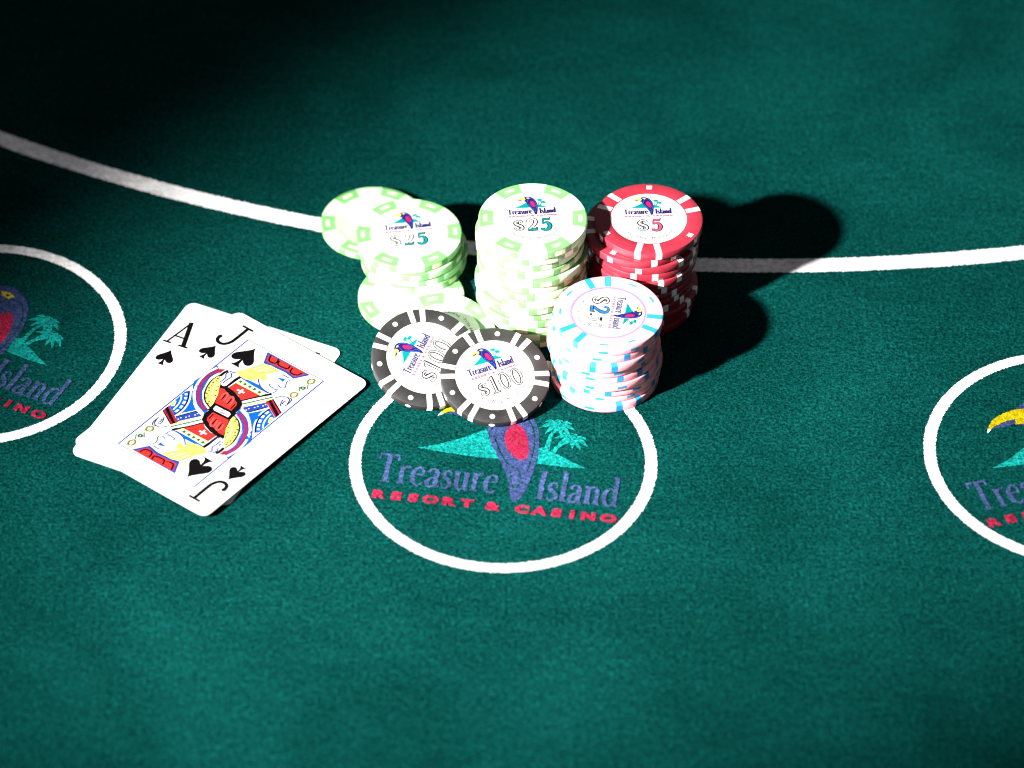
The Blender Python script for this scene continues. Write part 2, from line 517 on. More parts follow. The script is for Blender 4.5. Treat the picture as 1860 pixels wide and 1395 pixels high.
def body_mesh(mat, rin):
    R, T = R_CHIP, T_CHIP
    prof = [(rin - .25, .10), (rin, .0), (R - .5, .0), (R - .16, .13), (R, .45), (R, T - .45), (R - .16, T - .13), (R - .5, T), (rin, T), (rin - .22, T - .10)]
    return sharpen(lathe(prof, 112, mat, 'clay_body'))
def rim_profile(rin, g):
    R, T = R_CHIP, T_CHIP
    return [(rin, T + g), (R - .5, T + g), (R - .16 + g * .7, T - .13 + g * .7), (R + g, T - .45), (R + g, .45), (R - .16 + g * .7, .13 - g * .7), (R - .5, -g), (rin, -g)]
def wedge_mesh(name, prof, hw, mat, n=6, centre=0.0):
    v, f = [], []
    k = len(prof)
    for i in range(n + 1):
        a = math.radians(centre - hw + 2 * hw * i / n)
        for r, z in prof:
            v.append((r * math.cos(a), r * math.sin(a), z))
    for i in range(n):
        for q in range(k - 1):
            f.append((i * k + q, i * k + q + 1, (i + 1) * k + q + 1, (i + 1) * k + q))
    return v, f
def wedge(name, pieces, mat):
    """pieces: (profile, half width, centre) in degrees, one mesh"""
    V, F = [], []
    for prof, hw, c in pieces:
        v, f = wedge_mesh(name, prof, hw, mat, max(2, int(hw / 2.0)), c)
        b = len(V)
        V += v; F += [tuple(b + i for i in q) for q in f]
    return mesh_from(name, V, F, [mat])
def tilted_bar(name, rin, g, hw, mat):
    """edge bar whose sides run parallel (not radial) on the face"""
    prof = rim_profile(rin, g)
    v, f = [], []
    half = math.radians(hw) * R_CHIP
    n = 4
    for i in range(n + 1):
        s = -half + 2 * half * i / n
        for r, z in prof:
            a = math.asin(max(-1, min(1, s * (0.86 + 0.14 * r / R_CHIP) / r)))
            v.append((r * math.cos(a), r * math.sin(a), z))
    k = len(prof)
    for i in range(n):
        for q in range(k - 1):
            f.append((i * k + q, i * k + q + 1, (i + 1) * k + q + 1, (i + 1) * k + q))
    return mesh_from(name, v, f, [mat])
G = 0.022
TT = T_CHIP
SIDE = lambda z0, z1, g: [(R_CHIP + g, z1), (R_CHIP + g, z0)]
def dot_mesh(name, mat, r0, rad, side=True):
    v, f = [], []
    n = 18
    v.append((r0, 0, TT + G))
    for i in range(n):
        a = 2 * math.pi * i / n
        v.append((r0 + rad * math.cos(a), rad * math.sin(a), TT + G))
    for i in range(n):
        f.append((0, 1 + i, 1 + (i + 1) % n))
    if side:
        b = len(v)
        v.append((R_CHIP + G, 0, TT / 2))
        for i in range(n):
            a = 2 * math.pi * i / n
            th = rad * 1.15 * math.cos(a) / R_CHIP
            v.append(((R_CHIP + G) * math.cos(th), (R_CHIP + G) * math.sin(th), TT / 2 + .98 * math.sin(a)))
        for i in range(n):
            f.append((b, b + 1 + i, b + 1 + (i + 1) % n))
    return mesh_from(name, v, f, [mat])

RIN = {'black': 14.35, 'pink': 13.65, 'green': 14.2, 'red': 13.9}
BODY = {k: body_mesh('clay_' + k, r) for k, r in RIN.items()}
SPOTS = {
 'black': [('edge_bar', tilted_bar('edge_bar', RIN['black'], G, 3.0, 'clay_white'), [60 * i + s for i in range(6) for s in (-6.8, 6.8)]),
           ('edge_dot', dot_mesh('edge_dot', 'clay_white', 16.9, 0.98), [60 * i + 30 for i in range(6)])],
 'pink': [('edge_bar', tilted_bar('edge_bar', RIN['pink'], G, 3.5, 'clay_blue'), [120 * i + s for i in range(3) for s in (-11.5, 11.5)]),
          ('edge_dash', wedge('edge_dash', [([(16.6, TT + G), (17.45, TT + G)], 5.0, 0), (SIDE(1.0, 2.2, G), 5.0, 0)], 'clay_blue'), [120 * i + s for i in range(3) for s in (43, 77)])],
 'green': [('edge_spot', wedge('edge_spot', [(rim_profile(RIN['green'] + .15, G), 14.5, 0)], 'clay_leaf'), [60 * i for i in range(6)]),
           ('spot_bar', wedge('spot_bar', [([(16.3, TT + G * 1.8), (17.7, TT + G * 1.8)], 6.5, 0), (SIDE(.55, 2.65, G * 1.8), 6.0, 0)], 'clay_cream'), [60 * i for i in range(6)])],
 'red': [('edge_bar', tilted_bar('edge_bar', RIN['red'] + .2, G, 3.4, 'clay_white'), [120 * i + s for i in range(3) for s in (-11.5, 11.5)]),
         ('edge_square', wedge('edge_square', [([(16.2, TT + G), (18.2, TT + G)], 3.4, 0), (SIDE(.4, 2.8, G), 3.4, 0)], 'clay_white'), [120 * i + 60 for i in range(3)])],
}
def inlay_mesh(rin, mat, border=None):
    P = Print(TT - .085, 0.0)
    P.disc(0, 0, rin - .12, mat, n=96)
    return P.mesh('inlay')
INLAY = {k: inlay_mesh(r, 'inlay_paper') for k, r in RIN.items()}

def outlined(P, strokes, w, line, dark, fill):
    for pts in strokes:
        P.stroke(pts, w + 2 * line, dark)
    for pts in strokes:
        P.stroke(pts, w, fill)
def ch_dollar(P, x, y, h, dark, fill, k=1.0):
    T = lambda pts: [(x + a * h, y + b * h, *r) for a, b, *r in pts]
    P.stroke(T([(.05, -.12), (.05, 1.1)]), .075 * h, dark)
    outlined(P, [T([(.28, .74, .6), (.24, .90, .9), (.06, .97, .8), (-.14, .86, 1), (-.16, .68, 1.2), (.02, .53, 1.4), (.22, .40, 1.3), (.28, .20, 1.1), (.12, .04, .8), (-.10, .05, .8), (-.22, .20, .7), (-.14, .30, .6)])], .11 * h * k, .075 * h, dark, fill)
def ch_one(P, x, y, h, dark, fill):
    o = [(-.17, 0), (.21, 0), (.21, .045), (.10, .07), (.10, 1.0), (.03, 1.0), (-.08, .90), (-.2, .84), (-.2, .79), (-.05, .80), (-.05, .07), (-.17, .045)]
    P.poly([(x + a * h, y + b * h) for a, b in o], fill)
    P.stroke([(x + a * h, y + b * h) for a, b in o], .05 * h, dark, closed=True)
    P.stroke([(x + .085 * h, y + .07 * h), (x + .085 * h, y + .99 * h)], .07 * h, dark)
def ch_zero(P, x, y, h, dark, fill, k=1.0):
    P.disc(x, y + .5 * h, .30 * h * k, fill, .52 * h, n=32)
    P.ellipse(x, y + .5 * h, .31 * h * k, .52 * h, .042 * h, dark)
    P.ellipse(x + .005 * h, y + .5 * h, .165 * h * k, .43 * h, .06 * h, dark)
def ch_two(P, x, y, h, dark, fill, base):
    T = lambda pts: [(x + a * h, y + b * h, *r) for a, b, *r in pts]
    outlined(P, [T([(-.22, .72, .9), (-.18, .90, .7), (.0, .98, .7), (.18, .88, 1), (.2, .68, 1.2), (.08, .44, 1.0), (-.12, .22, .8), (-.22, .10, .7)])], .12 * h, .055 * h, dark, fill)
    o = [(-.26, 0), (.24, 0), (.28, .26), (.22, .26), (.16, .17), (-.24, .15)]
    P.poly(T(o), base); P.stroke(T(o), .055 * h, dark, closed=True)
def ch_five(P, x, y, h, dark, fill, base):
    T = lambda pts: [(x + a * h, y + b * h, *r) for a, b, *r in pts]
    o = [(-.16, .97), (.2, .97), (.24, 1.04), (.2, .82), (-.14, .82)]
    outlined(P, [T([(-.14, .92, .5), (-.17, .56, .5), (-.04, .63, .7), (.12, .58, 1), (.2, .36, 1.2), (.13, .12, 1.1), (-.04, .01, .9), (-.2, .08, .9), (-.2, .2, .9)])], .12 * h, .055 * h, dark, fill)
    P.poly(T(o), base); P.stroke(T(o), .055 * h, dark, closed=True)

PM = {'isle': 'teal', 'bird': 'navy', 'line': 'azure', 'breast': 'magenta', 'beak': 'yellow', 'white': 'white', 'word': 'navy', 'tag': 'rose'}
CHIP_K, CHIP_DX, CHIP_DY = 0.200, -0.1, 5.7
def chip_xf(x, y):
    return (x * CHIP_K + CHIP_DX, y * CHIP_K + CHIP_DY)
chip_emblem = emblem(PM, z0=TT - .07, xf=chip_xf, small=True)
def value_mesh(kind):
    P = Print(TT - .07, 0.003)
    if kind == 'black':
        ch_dollar(P, -6.1, -6.5, 4.9, 'grey', 'white'); ch_one(P, -1.9, -6.9, 7.0, 'grey', 'white')
        ch_zero(P, 2.3, -6.7, 6.7, 'grey', 'white'); ch_zero(P, 7.0, -6.6, 6.7, 'grey', 'white')
    elif kind == 'pink':
        ch_dollar(P, -6.4, -6.2, 5.6, 'grey', 'white'); ch_two(P, -1.3, -6.6, 6.6, 'grey', 'azure', 'azure')
        P.disc(1.7, -6.0, .5, 'grey'); ch_five(P, 3.6, -6.3, 4.6, 'grey', 'white', 'grey'); ch_zero(P, 7.1, -6.3, 4.6, 'grey', 'white')
    elif kind == 'green':
        ch_dollar(P, -5.6, -6.2, 5.2, 'grey', 'white'); ch_two(P, -.6, -6.8, 6.6, 'grey', 'white', 'teal'); ch_five(P, 4.4, -6.8, 6.6, 'grey', 'teal', 'teal')
    else:
        ch_dollar(P, -2.6, -6.4, 5.6, 'grey', 'white'); ch_five(P, 2.6, -6.8, 6.6, 'grey', 'rose', 'rose')
    return P.mesh('value_lettering')
def town_mesh():
    P = Print(TT - .07, 0.002)
    txt = 'Red Wing, Minnesota'
    n = len(txt)
    for i, ch in enumerate(txt):
        if ch == ' ':
            continue
        a = math.radians(-90 + (i - (n - 1) / 2) * 5.0)
        sans_letter(P, ch, 11.3 * math.cos(a), 11.3 * math.sin(a), 1.15, 'grey', ang=a + math.pi / 2)
    return P.mesh('town_lettering')
VALUE = {k: value_mesh(k) for k in RIN}
TOWN = town_mesh()
P = Print(TT - .075, 0.001)
P.ellipse(0, 0, RIN['pink'] - .55, RIN['pink'] - .55, .8, 'inlay_lavender', n=96)
BORDER = P.mesh('inlay_border')

def chip(kind, label, group, base, spin, normal=None, printed=False, blank=False):
    """base: middle of the underside (mm); spin: degrees of the print's reading direction, or a direction vector when tilted"""
    t = thing('poker_chip', label, 'poker chip', group)
    if normal is None:
        t.location = [c * MM for c in base]
        t.rotation_euler.z = math.radians(spin)
    else:
        n = Vector(normal).normalized()
        x = Vector(spin); x = (x - n * x.dot(n)).normalized()
        M = Matrix((x, n.cross(x), n)).transposed().to_4x4()
        t.matrix_world = Matrix.Translation([c * MM for c in base]) @ M
    part('clay_body', BODY[kind], t)
    off = {'black': CHIP_PHASE.get(label, 34.6), 'pink': 0, 'green': 0, 'red': 0}[kind] if printed else random.uniform(0, 120)
    off += PRINT_PHASE.get(label, 0)
    for nm, me, angs in SPOTS[kind]:
        for a in angs:
            part(nm, me, t, math.radians(a + off))
    if printed:
        inl = part('inlay', INLAY[kind], t)
        if blank:
            return t
        for nm, me in chip_emblem:
            part(nm, me, inl)
        part('value_lettering', VALUE[kind], inl)
        part('town_lettering', TOWN, inl)
        if kind == 'pink':
            part('inlay_border', BORDER, inl)
    return t
CHIP_PHASE, PRINT_PHASE = {}, {}
ORD = ['lowest', 'second', 'third', 'fourth', 'fifth', 'sixth', 'seventh', 'eighth', 'ninth', 'tenth', 'eleventh', 'twelfth', 'thirteenth', 'fourteenth']
def stack_label(what, where, i, n):
    if i == 0: return f'{what} lying lowest in {where}'
    if i == n - 1: return f'{what} on top of {where}'
    return f'{what}, {ORD[i]} from the bottom of {where}'

# pink stack at the front
n = 9
base = (33.0, 4.6)
drift = [(0.2, 0.0), (1.0, 1.7), (1.3, 1.2), (.2, .1), (.4, 1.0), (-1.2, .2), (-.9, -.9), (.3, .9), (1.0, 1.0)]
for i in range(n):
    lab = stack_label('pink chip with blue edge bars', 'the front right stack', i, n)
    if i == n - 1:
        PRINT_PHASE[lab] = 101 - (-98)
    chip('pink', lab, 'pink chips in the front stack', (base[0] + drift[i][0], base[1] + drift[i][1], i * PITCH_Z + .03), -98 if i == n - 1 else random.uniform(0, 360), printed=i == n - 1)

# tall pale green stack in the middle
n = 14
for i in range(n):
    d = (random.uniform(-.7, .7), random.uniform(-.6, .6))
    if i == 11: d = (-.9, .9)
    if i == 5: d = (-1.1, -.5)
    lab = stack_label('pale green chip', 'the tall green stack behind the black chips', i, n)
    if i == n - 1: PRINT_PHASE[lab] = -65
    chip('green', lab, 'green chips in the tall stack', (7.0 + d[0], 37.9 + d[1], i * PITCH_Z + .03), 5 if i == n - 1 else random.uniform(0, 360), printed=i == n - 1)

# red stack at the back right
n = 12
for i in range(n):
    d = (random.uniform(-.9, .9) + .12 * i, random.uniform(-.7, .7))
    if i == 0: d = (.4, -.4)
    if i == 2: d = (2.1, .6)
    if i == n - 2: d = (-.9, .2)
    if i == n - 1: d = (2.8, .8)
    lab = stack_label('red chip with white edge bars', 'the dark red stack', i, n)
    if i == n - 1: PRINT_PHASE[lab] = -95
    chip('red', lab, 'red chips in the back right stack', (46.2 + d[0], 44.4 + d[1], i * PITCH_Z + .03), 3 if i == n - 1 else random.uniform(0, 360), printed=i == n - 1)

# low green stack on the left, bridging two chips that lie on the cloth
lab = 'pale green chip flat on the felt at the back left, under the low stack'
chip('green', lab, 'green chips of the low left stack', (-52.4, 86.0, .03), 40)
lab = 'pale green chip flat on the felt at the front of the low left stack'
PRINT_PHASE[lab] = 208
chip('green', lab, 'green chips of the low left stack', (-37.1, 44.1, .03), 0, printed=True, blank=True)
for i, (x, y) in enumerate([(-36.6, 63.2), (-36.2, 63.9), (-37.4, 63.0), (-38.1, 63.6)]):
    n = 4
    lab = stack_label('pale green chip', 'the low left stack', i, n) if i else 'pale green chip bridging the two chips under the low left stack'
    if i == 3: PRINT_PHASE[lab] = -65
    chip('green', lab, 'green chips of the low left stack', (x, y, (i + 1) * PITCH_Z + .03), 8 if i == 3 else random.uniform(0, 360), printed=i == 3)

def leaning(kind, label, group, top_xy_z, tilt, az, text):
    n = Vector((math.sin(math.radians(tilt)) * math.cos(math.radians(az)), math.sin(math.radians(tilt)) * math.sin(math.radians(az)), math.cos(math.radians(tilt))))
    zc = R_CHIP * math.sin(math.radians(tilt)) + 0.05
    top = Vector(top_xy_z)
    base = top - n * T_CHIP
    base.z = zc
    return chip(kind, label, group, base, text, normal=n, printed=True)
lab = 'pale green chip leaning behind the two black chips'
PRINT_PHASE[lab] = 20
leaning('green', lab, None, (-25.1, 17.4, 7.3), 12.0, -84, (-0.8, 0.6, 0))
lab = 'black and white $100 chip behind, tucked under the front black chip'
CHIP_PHASE[lab] = 36.1
leaning('black', lab, 'black chips leaning in front', (-30.7, 2.4, 10.4), 22.5, -71.2, (0.412, 0.853, 0.32))
lab = 'black and white $100 chip in front, resting on the other black chip'
leaning('black', lab, 'black chips leaning in front', (-6.1, -5.0, 9.1), 17.9, -78.9, (0.921, 0.384, 0.064))

# ------------------------------------------------------------------ playing cards
CW, CH = 63.0, 88.0
def bend_and_place(ob_me, zfun):
    for v in ob_me.vertices:
        v.co.z += zfun(v.co.x / MM, v.co.y / MM) * MM
    ob_me.update()
def slice_grid(me, sx=4.5, sy=11.0):
    bm = bmesh.new(); bm.from_mesh(me)
    xs = [q.co.x for q in bm.verts]; ys = [q.co.y for q in bm.verts]
    for k in range(1, int(CW / sx) + 1):
        x = k * sx * MM
        if min(xs) < x < max(xs):
            bmesh.ops.bisect_plane(bm, geom=bm.verts[:] + bm.edges[:] + bm.faces[:], plane_co=(x, 0, 0), plane_no=(1, 0, 0), dist=1e-7)
    for k in range(1, int(CH / sy) + 1):
        y = -k * sy * MM
        if min(ys) < y < max(ys):
            bmesh.ops.bisect_plane(bm, geom=bm.verts[:] + bm.edges[:] + bm.faces[:], plane_co=(0, y, 0), plane_no=(0, 1, 0), dist=1e-7)
    bm.to_mesh(me); bm.free()
def card_part(name, P, parent, zfun):
    me = P.mesh(name)
    slice_grid(me)
    bend_and_place(me, zfun)
    return part(name, me, parent)
CARD_T = 0.30
def card_stock(parent, zfun):
    r, n = 3.4, 8
    out = []
    for cx, cy, a in ((CW - r, -r, 0), (r, -r, 90), (r, -CH + r, 180), (CW - r, -CH + r, 270)):
        for i in range(n + 1):
            t = math.radians(a + 90 * i / n)
            out.append((cx + r * math.cos(t), cy + r * math.sin(t)))
    m = len(out)
    v = [(x, y, 0) for x, y in out] + [(x, y, CARD_T) for x, y in out]
    f = [tuple(range(m - 1, -1, -1)), tuple(range(m, 2 * m))] + [(i, (i + 1) % m, m + (i + 1) % m, m + i) for i in range(m)]
    me = mesh_from('card_stock', v, f, ['card_paper'])
    slice_grid(me)
    bend_and_place(me, zfun)
    return part('card_stock', me, parent)
ZP = CARD_T + 0.03
def both(fn, parent, zfun, name):
    """the same print at the top and, turned half round, at the bottom of the card"""
    for turn in (False, True):
        P = Print(ZP, 0.003)
        if turn:
            P.xf = lambda x, y: (CW - x, -CH - y)
        fn(P)
        card_part(name, P, parent, zfun)
def index_pip(P): spade(P, 6.5, -23.1, 6.6, 8.2, 'black')
def letter_j(P):
    P.xf = (lambda f: (lambda x, y: f(x - 1.2, y + 1.0)))(P.xf)
    P.stroke([(10.9, -6.0), (10.9, -13.2), (10.6, -15.6), (9.4, -17.6), (7.6, -18.2), (5.9, -17.4), (5.3, -15.6, 1.1)], 1.35, 'black')
    P.stroke([(8.2, -6.1), (13.2, -6.1)], .95, 'black')
    P.disc(5.5, -15.4, .85, 'black')
def letter_a(P):
    P.xf = (lambda f: (lambda x, y: f(x - 1.0, y + .9)))(P.xf)
    P.stroke([(7.4, -11.0), (3.9, -23.6)], .8, 'black', curve=False)
    P.stroke([(7.2, -10.9), (10.6, -23.6)], 1.75, 'black', curve=False)
    P.stroke([(4.9, -19.6), (9.5, -19.6)], .8, 'black')
    P.stroke([(2.4, -23.6), (5.6, -23.6)], .85, 'black'); P.stroke([(8.6, -23.6), (12.4, -23.6)], .85, 'black')
def index_pip_a(P): spade(P, 6.6, -30.2, 6.8, 8.4, 'black')

# ace underneath
ace = thing('playing_card', 'ace of spades lying underneath, only its left and upper edges showing', 'playing card')
ace.location = (-118.4 * MM, 43.4 * MM, .04 * MM)
ace.rotation_euler.z = -0.430
zf_a = lambda x, y: 0.10 * (x / CW) ** 2
card_stock(ace, zf_a)
both(letter_a, ace, zf_a, 'index_letter')
both(index_pip_a, ace, zf_a, 'index_pip')
def ace_pip(P): spade(P, 31.5, -44, 22, 27, 'black')
P = Print(ZP, .003); ace_pip(P); card_part('centre_pip', P, ace, zf_a)
P = Print(ZP, .003); P.poly([(54.7, -5.6), (54.7, -5.0), (56.5, -5.0), (56.5, -5.6)], 'black'); card_part('maker_mark', P, ace, zf_a)

# jack on top
jack = thing('playing_card', 'jack of spades on top, its court figure in red, blue and yellow', 'playing card')
jack.location = (-100.48 * MM, 37.9 * MM, .50 * MM)
jack.rotation_euler.z = -0.6647
zf_j = lambda x, y: 0.05 + 1.7 * (x / CW) ** 2 * (0.3 + 0.7 * min(1.0, -y / CH))
card_stock(jack, zf_j)
both(letter_j, jack, zf_j, 'index_letter')
both(index_pip, jack, zf_j, 'index_pip')
both(lambda P: spade(P, 18.8, -17.2, 9.4, 11.4, 'black'), jack, zf_j, 'corner_pip')
FX, FY = 31.5, -44.0
P = Print(ZP, .003)
P.stroke([(13.57, -9.53), (49.43, -9.53), (49.43, -78.47), (13.57, -78.47)], .55, 'cobalt', closed=True)
card_part('picture_frame', P, jack, zf_j)
JACK = [
 ('sleeve','p','blue',0,[(39.25, -38.89),(42.29, -34.92),(42.89, -31.97),(48.46, -34.91),(48.97, -42.0),(48.85, -44.26),(46.49, -46.45),(44.77, -43.52),(42.41, -40.89)]),
 ('sleeve','s','white',0.6,[(43.3, -32.26),(42.94, -35.65),(43.74, -39.28),(45.2, -42.28),(47.48, -45.32)]),
 ('sleeve','s','white',1.0,[(44.5, -32.92),(44.49, -36.0),(45.18, -38.84),(46.72, -41.74),(48.64, -44.03)]),
 ('sleeve','d','blue',0.9,[(44.27, -33.35),(44.38, -35.88),(44.93, -38.21),(45.94, -40.53),(47.06, -42.29),(48.24, -43.76)]),
 ('sleeve','s','white',0.55,[(45.96, -34.2),(46.28, -36.96),(47.22, -39.55),(48.66, -41.66)]),
 ('sleeve','p','yellow',0,[(48.1, -38.3),(46.91, -35.94),(47.74, -35.15),(48.55, -35.7),(48.3, -36.8),(48.81, -38.05)]),
 ('sleeve','p','cobalt',0,[(35.78, -37.9),(40.65, -30.67),(42.8, -32.05),(38.77, -38.87)]),
 ('sleeve','d','white',0.5,[(37.71, -38.02),(37.97, -36.94),(39.2, -35.23),(39.73, -34.11),(41.0, -32.78),(41.25, -31.68)]),
 ('sleeve','s','cream',0.45,[(38.99, -39.11),(41.5, -35.41),(43.04, -32.14)]),
 ('collar','p','white',0,[(33.46, -35.44),(39.72, -26.52),(41.35, -27.38),(35.47, -37.37)]),
 ('collar','s','green',0.28,[(34.65, -36.44),(40.73, -27.14)]),
 ('collar','s','black',1.05,[(32.66, -35.73),(36.13, -30.38),(39.35, -26.27)]),
 ('collar','s','yellow',0.25,[(35.69, -37.45),(41.47, -27.8)]),
 ('cuff','p','crimson',0,[(40.18, -30.42),(41.4, -28.0),(48.6, -31.7),(48.54, -34.83)]),
 ('cuff','p','black',0,[(40.65, -29.56),(41.14, -28.64),(48.63, -32.77),(48.66, -34.28)]),
 ('tunic','p','red',0,[(25.26, -29.66),(36.58, -29.34),(32.75, -35.49),(30.68, -34.16),(27.65, -33.44),(24.83, -33.81)]),
 ('tunic','p','cream',0,[(24.79, -27.22),(37.94, -26.92),(36.71, -29.31),(25.19, -29.58)]),
 ('tunic','d','green',1.15,[(26.25, -28.11),(28.4, -28.1),(30.61, -28.05),(32.84, -28.02),(35.24, -28.16)]),
 ('tunic','p','blue',0,[(24.34, -26.0),(26.39, -25.79),(32.71, -25.45),(35.69, -26.09),(38.87, -26.24),(37.7, -26.82),(31.64, -26.99),(25.72, -26.74)]),
 ('tunic','s','white',0.75,[(28.07, -32.03),(31.26, -31.73)]),
 ('tunic','s','white',0.75,[(29.65, -30.57),(29.89, -33.25)]),
 ('tunic','s','black',1.15,[(24.65, -25.33),(24.13, -29.04),(23.73, -33.74),(21.98, -34.13)]),
 ('braid','p','white',0,[(20.44, -33.03),(18.93, -30.58),(19.07, -26.27),(22.0, -24.84),(23.53, -25.94),(23.63, -32.94),(22.3, -33.46)]),
 ('braid','s','cobalt',0.5,[(20.58, -32.5),(20.64, -29.82),(19.4, -28.04),(20.11, -25.76)]),
 ('braid','s','cobalt',0.5,[(21.78, -32.52),(21.71, -30.37),(22.05, -28.36),(20.82, -26.58),(21.75, -25.24)]),
 ('braid','s','black',1.1,[(18.5, -30.43),(18.49, -28.01),(18.92, -26.61)]),
 ('hat','p','cobalt',0,[(23.51, -10.32),(26.2, -15.7),(31.94, -14.88),(35.64, -14.6),(40.09, -15.34),(43.57, -10.24)]),
 ('hat','p','red',0,[(24.69, -10.93),(26.38, -14.42),(31.43, -13.94),(35.3, -13.52),(39.75, -14.37),(42.32, -10.23)]),
 ('hat','s','black',0.3,[(25.56, -10.8),(27.11, -13.47),(29.78, -12.91),(29.09, -10.72)]),
 ('hat','s','black',0.3,[(30.02, -11.1),(31.01, -13.04),(34.86, -12.67),(34.7, -10.68)]),
 ('hat','s','black',0.3,[(36.22, -11.1),(37.04, -13.36),(39.84, -13.14),(40.69, -10.98)]),
 ('hair','p','paleyellow',0,[(26.52, -15.9),(25.18, -18.85),(23.84, -21.45),(21.76, -24.57),(23.05, -26.07),(26.74, -26.19),(29.93, -25.03),(29.97, -22.3),(31.93, -23.18),(32.82, -21.77),(32.26, -20.44),(30.46, -20.1),(31.76, -18.13),(33.33, -16.13),(33.9, -15.05),(29.57, -14.92)]),
 ('hair','s','white',0.14,[(25.76, -20.22),(27.57, -16.08)]),
 ('hair','s','white',0.14,[(27.53, -20.19),(29.8, -15.88)]),
 ('hair','s','white',0.14,[(29.41, -19.59),(31.72, -15.66)]),
 ('hair','c','olive',0.16,[(23.14, -24.44)]),
 ('hair','c','olive',0.16,[(25.44, -21.58)]),
 ('hair','c','olive',0.16,[(28.28, -21.4)]),
 ('hair','c','olive',0.16,[(27.12, -24.55)]),
 ('hair','c','olive',0.16,[(31.57, -21.9)]),
 ('face','s','ink',0.16,[(35.34, -16.69),(36.6, -16.05),(38.81, -16.14)]),
 ('face','p','blue',0,[(35.1, -18.49),(37.1, -17.66),(38.04, -17.51),(38.14, -19.01),(37.43, -18.73)]),
 ('face','s','ink',0.13,[(39.88, -16.31),(39.47, -18.28),(40.83, -20.68),(39.72, -21.68),(38.14, -21.27)]),
 ('face','s','blue',0.18,[(37.52, -23.85),(38.87, -22.44)]),
 ('face','s','blue',0.25,[(38.57, -23.83),(39.73, -23.24)]),
 ('face','s','ink',0.14,[(35.77, -22.21),(35.33, -23.26),(36.41, -23.45),(37.49, -23.64)]),
 ('face','s','ink',0.13,[(30.28, -23.18),(32.26, -24.93),(35.34, -26.38),(38.76, -26.12),(39.69, -23.72)]),
 ('hand','s','ink',0.15,[(41.55, -27.2),(42.98, -25.01),(44.76, -24.24),(46.5, -23.94),(47.33, -25.38),(47.28, -28.1)]),
 ('hand','s','ink',0.15,[(45.95, -29.37),(44.99, -27.61),(44.62, -26.16),(45.29, -25.53)]),
 ('hand','s','ink',0.15,[(45.8, -28.17),(45.44, -26.73),(45.81, -25.94)]),
 ('hand','s','ink',0.15,[(45.15, -24.33),(46.51, -24.82),(47.14, -26.9)]),
 ('chain','s','olive',0.28,[(46.61, -11.07),(47.21, -12.78),(46.28, -14.17),(45.15, -13.42),(45.13, -11.83),(46.61, -11.07)]),
 ('chain','s','olive',0.28,[(46.51, -20.32),(47.09, -22.01),(45.93, -23.13),(44.81, -22.4),(44.91, -20.95),(46.51, -20.32)]),
 ('chain','s','green',0.3,[(45.52, -17.65),(45.41, -16.84),(46.48, -16.48),(46.62, -17.49),(45.52, -17.65)]),
 ('chain','s','olive',0.15,[(46.33, -14.57),(47.74, -16.85)]),
 ('chain','s','olive',0.15,[(44.44, -17.31),(46.27, -19.19)]),
 ('shield','p','blue',0,[(13.94, -26.98),(13.37, -32.86),(13.03, -38.3),(14.44, -40.63),(19.05, -45.3),(23.59, -48.13),(27.47, -49.16),(26.98, -46.55),(22.77, -44.45),(18.68, -40.41),(16.29, -34.21),(15.7, -28.01)]),
 ('shield','s','white',1.0,[(14.75, -27.76),(13.89, -32.08),(14.37, -36.78),(16.14, -41.24),(18.31, -44.09),(21.98, -47.14),(26.95, -48.9)]),
 ('shield','s','cobalt',1.9,[(16.43, -28.18),(15.39, -31.09),(15.35, -34.83),(16.56, -38.81),(18.82, -42.46),(22.17, -45.3),(26.55, -47.08)]),
 ('shield','z','crimson',0.6,[(16.81, -27.92),(15.15, -30.81),(15.14, -34.75),(16.56, -38.81),(18.82, -42.46),(22.05, -45.17),(26.02, -46.82)]),
 ('shield','p','crimson',0,[(15.52, -28.13),(17.56, -26.73),(17.39, -29.29),(16.15, -29.91)]),
 ('shield','s','white',0.7,[(17.68, -29.97),(17.28, -33.98),(18.62, -38.29),(20.54, -41.72),(23.32, -44.06),(26.55, -45.37)]),
 ('shield','p','paleyellow',0,[(17.94, -30.45),(18.01, -34.14),(19.18, -37.91),(21.1, -41.33),(23.87, -43.67),(26.55, -44.52),(26.25, -41.95),(24.41, -38.11),(22.17, -34.5),(19.64, -31.91)]),
 ('shield','d','green',0.8,[(18.85, -32.02),(18.85, -34.43),(19.64, -37.59),(20.86, -40.2),(22.21, -42.27),(24.7, -43.94)]),
 ('shield','d','olive',0.7,[(19.19, -33.11),(19.45, -35.98),(20.58, -38.67),(22.16, -41.02),(24.38, -42.88)]),
 ('shield','s','cream',0.4,[(20.44, -32.67),(20.98, -36.22),(22.76, -39.3),(25.61, -41.56)]),
 ('shield','d','green',0.7,[(21.62, -34.9),(22.7, -37.17),(24.14, -39.18),(25.56, -40.3)]),
 ('belt','p','black',0,[(21.73, -34.16),(24.42, -33.31),(28.02, -33.67),(31.5, -34.9),(34.41, -36.49),(35.57, -39.01),(35.63, -41.99),(36.31, -45.5),(30.24, -45.82),(26.98, -46.55),(26.34, -42.74),(24.41, -38.11)]),
 ('belt','p','red',0,[(22.75, -35.18),(24.38, -34.65),(26.67, -35.57),(29.49, -36.04),(32.77, -37.38),(33.49, -38.54),(33.86, -41.7),(26.57, -42.14),(24.64, -38.38)]),
 ('belt','s','black',0.5,[(26.59, -36.5),(26.96, -37.96),(27.15, -39.55)]),
 ('belt','s','black',0.5,[(29.79, -36.9),(30.18, -38.55),(30.25, -40.01)]),
 ('belt','s','black',0.5,[(32.68, -38.32),(32.87, -39.9),(33.01, -41.09)]),
 ('belt','s','scarlet',0.3,[(26.74, -39.43),(25.87, -37.04),(26.49, -35.7),(27.59, -36.62),(28.33, -39.53)]),
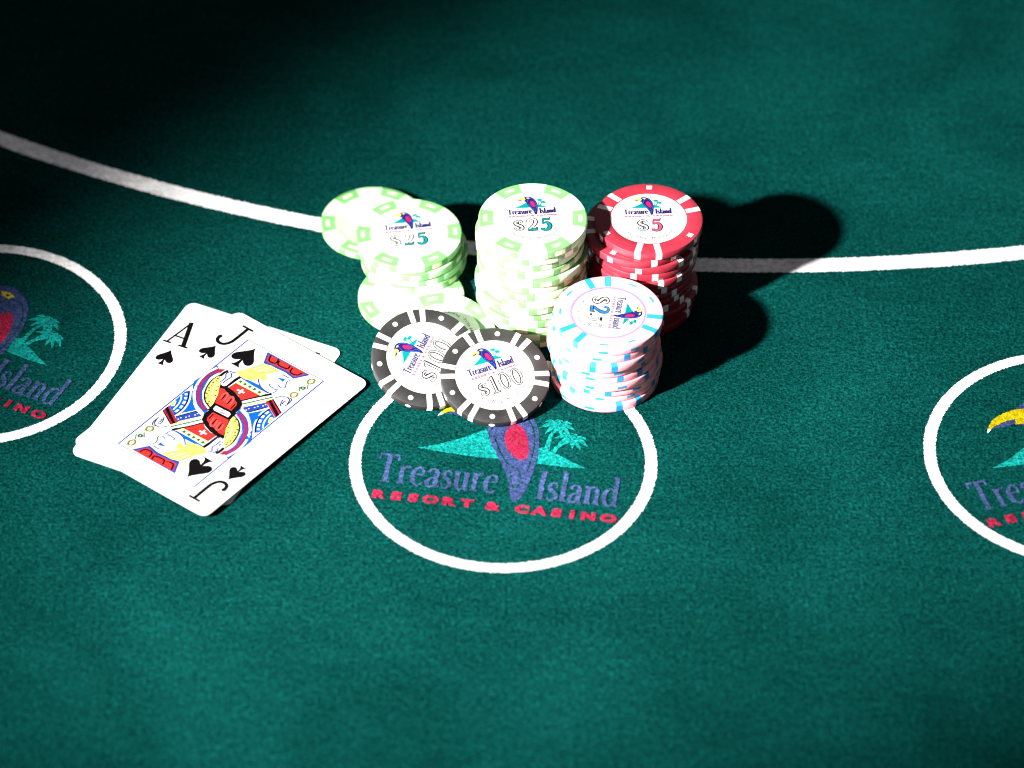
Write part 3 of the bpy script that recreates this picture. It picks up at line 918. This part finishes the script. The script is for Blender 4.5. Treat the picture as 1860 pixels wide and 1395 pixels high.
 ('belt','s','scarlet',0.3,[(29.73, -39.76),(28.82, -36.99),(29.58, -35.97),(30.8, -37.2),(31.53, -40.09)]),
 ('shield','s','black',0.2,[(18.04, -30.39),(17.7, -34.13),(18.84, -38.14),(20.82, -41.52),(23.6, -43.87),(26.76, -45.09)]),
 ('sleeve','s','black',0.2,[(43.98, -32.52),(43.82, -35.95),(44.48, -39.26),(45.88, -42.08),(47.99, -44.85)]),
 ('sleeve','s','black',0.2,[(38.99, -38.77),(42.84, -32.1)]),
 ('cuff','s','black',0.2,[(41.4, -28.0),(48.6, -31.7)]),
 ('hair','s','olive',0.16,[(24.69, -20.36),(26.52, -15.9)]),
 ('hair','s','olive',0.16,[(28.82, -20.29),(32.59, -15.62)]),
 ('buckle','p','white',0,[(27.96, -44.76),(27.75, -42.98),(34.17, -42.74),(35.09, -43.37),(34.92, -44.79),(28.91, -45.33)]),
]

ORDER = []
for q in JACK:
    if q[0] not in ORDER:
        ORDER.append(q[0])
z = ZP + .005
for name in ORDER:
    zmax = z
    for turn in (False, True):
        P = Print(z, .0015)
        if turn:
            P.xf = lambda x, y: (2 * FX - x, 2 * FY - y)
        for part_name, kind, mat, w, pts in JACK:
            if part_name != name:
                continue
            if kind == 'p':
                P.poly(pts, mat)
            elif kind == 's':
                P.stroke(pts, w * 2.1 if w < .33 else w, mat)
            elif kind == 'c':
                P.ellipse(*pts[0], .75, .75, w, mat, n=16); P.ellipse(*pts[0], .35, .35, w, mat, n=12)
            elif kind == 'd':
                for k, (x, y) in enumerate(pts):
                    a, b = pts[max(k - 1, 0)], pts[min(k + 1, len(pts) - 1)]
                    ang = math.atan2(b[1] - a[1], b[0] - a[0])
                    h = w / 2
                    long = 1.9 if (name == 'sleeve' and mat == 'blue') else 1.0
                    P.poly([(x + h * (ca * math.cos(ang) - long * sa * math.sin(ang)), y + h * (ca * math.sin(ang) + long * sa * math.cos(ang))) for ca, sa in ((-1, -1), (1, -1), (1, 1), (-1, 1))], mat)
            elif kind == 'z':
                line = resample(smooth_line(pts), 1.05, False)
                for k in range(len(line) - 1):
                    (x0, y0), (x1, y1) = line[k], line[k + 1]
                    L = math.hypot(x1 - x0, y1 - y0) or 1
                    s = .62 if k % 2 else -.62
                    P.stroke([(x0 - (y1 - y0) / L * s, y0 + (x1 - x0) / L * s), (x1 + (y1 - y0) / L * s, y1 - (x1 - x0) / L * s)], w, mat, curve=False)
        zmax = max(zmax, P.z)
        card_part(name, P, jack, zf_j)
    z = zmax
